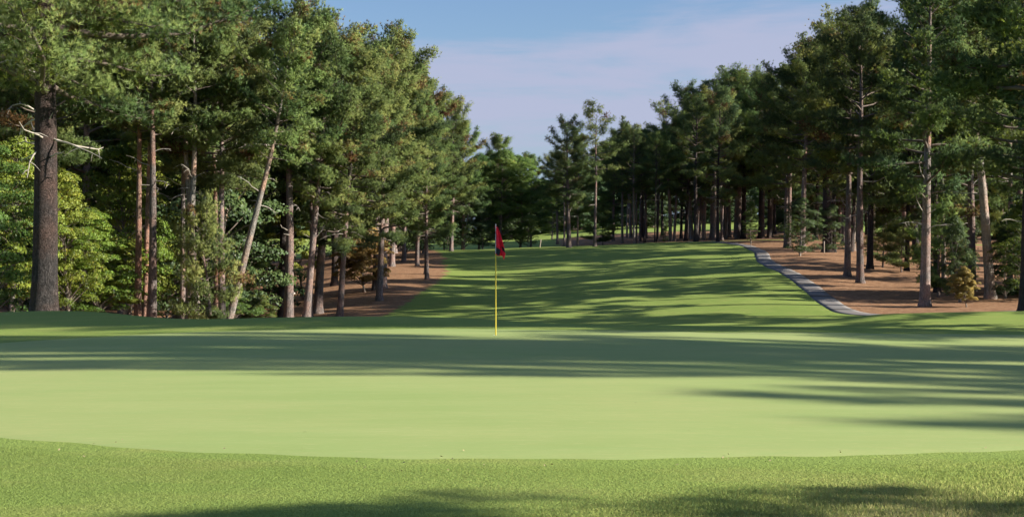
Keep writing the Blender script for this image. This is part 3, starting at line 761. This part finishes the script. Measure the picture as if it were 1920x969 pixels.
# ------------------------------------------------------------------ small things
def post(x, y, h, w, label, lean=0, mat='wood', group=None):
    tb = Tubes(); tb.add([(0, 0, -.3), (0, 0, .0), (0, 0, h * .6), (0, 0, h), (0, 0, h + .02)], [w, w, w * .96, w * .93, w * .3], 8)
    o = link('post', tb.mesh('post', [M[mat]]), None); o.location = (x, y, gz(x, y)); o.rotation_euler = (0, R(lean), 0)
    prop(o, label, 'post', group); return o
def rock(x, y, s, label, seed, group='pale rocks by the creek bed'):
    import bmesh
    bm = bmesh.new(); bmesh.ops.create_icosphere(bm, subdivisions=3, radius=1)
    rr = random.Random(seed); ph = [rr.uniform(0, 6) for _ in range(6)]
    pl = [unit(np.array([rr.gauss(0, 1), rr.gauss(0, 1), rr.gauss(.3, 1)])) for _ in range(9)]
    for vv in bm.verts:
        c = np.array(vv.co)
        for q_ in pl:
            dd = c.dot(q_)
            if dd > .72: c = c - q_ * (dd - .72) * .85
        c *= 1 + .05 * math.sin(c[0] * 7 + ph[0]) * math.sin(c[1] * 6 + ph[1])
        vv.co = (c[0] * s, c[1] * s * .8, c[2] * s * .5)
    me = bpy.data.meshes.new('rock'); bm.to_mesh(me); bm.free(); me.materials.append(M['rock'])
    o = link('rock', me); o.location = (x, y, gz(x, y) + s * .18); o.rotation_euler = (0, 0, rr.uniform(0, 6)); prop(o, label, 'rock', group)
for k, (px, py, s, lb) in enumerate([(506, 566, .5, 'low pale rock at the left end of the rock row'), (513, 561, .62, 'largest pale rock on the straw bank'),
        (523, 556, .45, 'pale rock left of the tall straight pine'), (548, 552, .36, 'pale rock just right of the tall straight pine'),
        (560, 546, .26, 'small white rock right of the tall straight pine'), (515, 512, .3, 'small pale rock at the foot of a dark trunk up the bank')]):
    d = solve(px, py); rock((px - 960) / F * d, d, s, lb, 100 + k)
for px, py, h, w, lb in [(1200, 450, 1.1, .09, 'left one of two pale posts below the far stand'), (1211, 452, 1.0, .08, 'right one of two pale posts below the far stand'),
        (1408, 462, .7, .04, 'small pale stake beside the bend of the path'), (1545, 474, 1.3, .09, 'pale post at the foot of the very thick dark pine'),
        (1012, 464, 1.2, .10, 'pale leaning post at the crest right of the flag'), (1666, 493, 1.1, .06, 'left one of two thin stakes on the right straw bank'), (1671, 494, 1.1, .06, 'right one of two thin stakes on the right straw bank')]:
    d = solve(px, py); post((px - 960) / F * d, d, h, w, lb, lean=8 if px == 1012 else 0)

# ------------------------------------------------------------------ near grass blades
rs = np.random.RandomState(3)
def turf(n, xr, yr, hh, tint_mu, name, label, cond):
    x = rs.uniform(*xr, n); y = rs.uniform(*yr, n); k = cond(x, y); x = x[k]; y = y[k]; n = len(x)
    z = ground_z(x, y); h = hh(x, y) * rs.uniform(.5, 1.25, n)
    a = rs.uniform(0, 6.28, n); b = rs.uniform(0, 6.28, n); ln = h * rs.uniform(.1, .9, n)
    w = .0018 + .0010 * rs.rand(n)
    s = np.stack([np.cos(a) * w, np.sin(a) * w, 0 * a], 1); base = np.stack([x, y, z - .003], 1)
    tip = base + np.stack([np.cos(b) * ln, np.sin(b) * ln, h], 1)
    v = np.stack([base - s, base + s, tip], 1).reshape(-1, 3)
    patch = .12 * np.sin(x * 1.7 + 2 * np.sin(y * 1.3)) * np.sin(y * 2.1 + x) + .1 * np.sin(x * .6 + y * .9)
    t = np.clip(tint_mu(x, y) + patch + rs.normal(0, .10, n), 0, 1)
    me = mesh_np(name, v, [np.arange(n * 3).reshape(-1, 3)], [M['blades']], attrs={'tint': np.repeat(t, 3)}, vattr=np.repeat(unit(np.array([0, 0, 1.]) + rs.normal(0, .3, (n, 3))), 3, 0))
    prop(link(name, me), label, 'grass', kind='stuff')
def edge_n(x, y):
    a = np.arctan2(y - GC[1], x - GC[0]); q = np.hypot(x - GC[0], y - GC[1]) - np.interp(a, gt_, g_)
    return q > -.02 - .10 * rs.rand(len(x)) ** 3 + .03 * np.sin(x * 23) * np.sin(x * 7.1 + 1)
rough = lambda x, y: smooth01(0, 1, (x - .6) * .28 + (8.35 - y) * .55)
def edge_f(x, y):
    a = np.arctan2(y - GC[1], x - GC[0]); return .3 + .7 * smooth01(0, .5, np.hypot(x - GC[0], y - GC[1]) - np.interp(a, gt_, g_))
turf(620000, (-6.5, 7.5), (6.3, 11.4), lambda x, y: (.010 + .022 * rough(x, y)) * edge_f(x, y), lambda x, y: .42 + .30 * rough(x, y), 'grass',
     'short bright grass of the apron in front of the putting green', edge_n)

# small dry leaf flecks lying along the collar of the green
n = 80
a = rs.uniform(-2.35, -.8, n); rr_ = np.interp(a, gt_, g_) + rs.normal(.12, .28, n)
x = GC[0] + rr_ * np.cos(a); y = GC[1] + rr_ * np.sin(a); z = ground_z(x, y) + .020
th = rs.uniform(0, 6.28, n); L = rs.uniform(.006, .016, n)
u_ = np.stack([np.cos(th) * L, np.sin(th) * L, rs.uniform(-.004, .006, n)], 1); w_ = np.stack([-np.sin(th) * L * .45, np.cos(th) * L * .45, rs.uniform(0, .006, n)], 1)
c_ = np.stack([x, y, z], 1)
v = np.stack([c_ - u_, c_ - w_, c_ + u_, c_ + w_], 1).reshape(-1, 3)
prop(link('leaf_litter', mesh_np('leaf_litter', v, [np.arange(n * 4).reshape(-1, 4)], [plain('dry_leaf', (.34, .27, .16), .8, .1)])), 'tiny dry leaf flecks scattered along the collar of the putting green', 'leaf litter', kind='stuff')

# ------------------------------------------------------------------ sky, sun, camera
w = bpy.data.worlds.new('World'); bpy.context.scene.world = w; w.use_nodes = True
nt = w.node_tree; nt.nodes.clear()
az = math.atan2(SUN_S, 1.0)                       # angle of the sun from +X towards +Y
sky = N(nt, 'ShaderNodeTexSky', sky_type='NISHITA'); sky.sun_disc = False
sky.sun_elevation = R(SUN_EL); sky.sun_rotation = math.pi / 2 - az
sky.air_density = 1.3; sky.dust_density = .6; sky.ozone_density = 2.6
dirv = N(nt, 'ShaderNodeTexCoord').outputs['Generated']
n1 = noise(nt, mapping(nt, dirv, (1.2, 1.2, 7), (0, .10, 0)), 2.2, 6, .55, .4)
n2 = noise(nt, mapping(nt, dirv, (2.5, 2.5, 22), (0, -.05, 0)), 3.0, 6, .6, .3)
sep = N(nt, 'ShaderNodeSeparateXYZ'); nt.links.new(dirv, sep.inputs[0])
band = math_n(nt, 'MULTIPLY', rng(nt, sep.outputs[2], .06, .125, 0, 1, True), rng(nt, sep.outputs[2], .15, .205, 1, 0, True))
f = math_n(nt, 'ADD', math_n(nt, 'MULTIPLY', n1, .7), math_n(nt, 'MULTIPLY', n2, .3))
f = math_n(nt, 'ADD', f, math_n(nt, 'MULTIPLY', band, .16))
f = rng(nt, f, .47, .68, 0, .85, True)
base = mix(nt, 1.0, sky.outputs[0], (.95, 1.05, 1.32), 'MULTIPLY')
base = mix(nt, rng(nt, sep.outputs[2], -.02, .20, .9, 0, True), base, (3.2, 4.4, 6.0))
col = mix(nt, f, base, (4.35, 4.6, 6.2))
bg = N(nt, 'ShaderNodeBackground'); bg.inputs['Strength'].default_value = .047
nt.links.new(col, bg.inputs[0]); o = N(nt, 'ShaderNodeOutputWorld'); nt.links.new(bg.outputs[0], o.inputs[0])

from mathutils import Vector
sd = Vector((math.cos(az) * math.cos(R(SUN_EL)), math.sin(az) * math.cos(R(SUN_EL)), math.sin(R(SUN_EL))))
sl = bpy.data.lights.new('sun', 'SUN'); sl.energy = 5.0; sl.angle = R(.53); sl.color = (1, .92, .79)
so = bpy.data.objects.new('sun', sl); C.objects.link(so); so.rotation_euler = sd.to_track_quat('Z', 'Y').to_euler(); so.location = (60, -10, 60)

cam = bpy.data.cameras.new('camera'); co = bpy.data.objects.new('camera', cam); C.objects.link(co)
cam.sensor_width = 36; cam.lens = 36 * F / 1920; cam.clip_end = 5000; cam.shift_y = (HY - 484.5) / 1920
co.location = (0, 0, EYE); co.rotation_euler = (R(90), 0, 0)
sc = bpy.context.scene; sc.camera = co
sc.view_settings.view_transform = 'Standard'; sc.view_settings.look = 'None'; sc.view_settings.gamma = 1; sc.view_settings.exposure = 1.25
sc.render.engine = 'CYCLES'
cy = sc.cycles; cy.max_bounces = 5; cy.diffuse_bounces = 3; cy.glossy_bounces = 1; cy.transmission_bounces = 2; cy.transparent_max_bounces = 4
cy.use_adaptive_sampling = True; cy.adaptive_threshold = .02; cy.use_denoising = True
try: cy.denoiser = 'OPENIMAGEDENOISE'
except Exception: pass
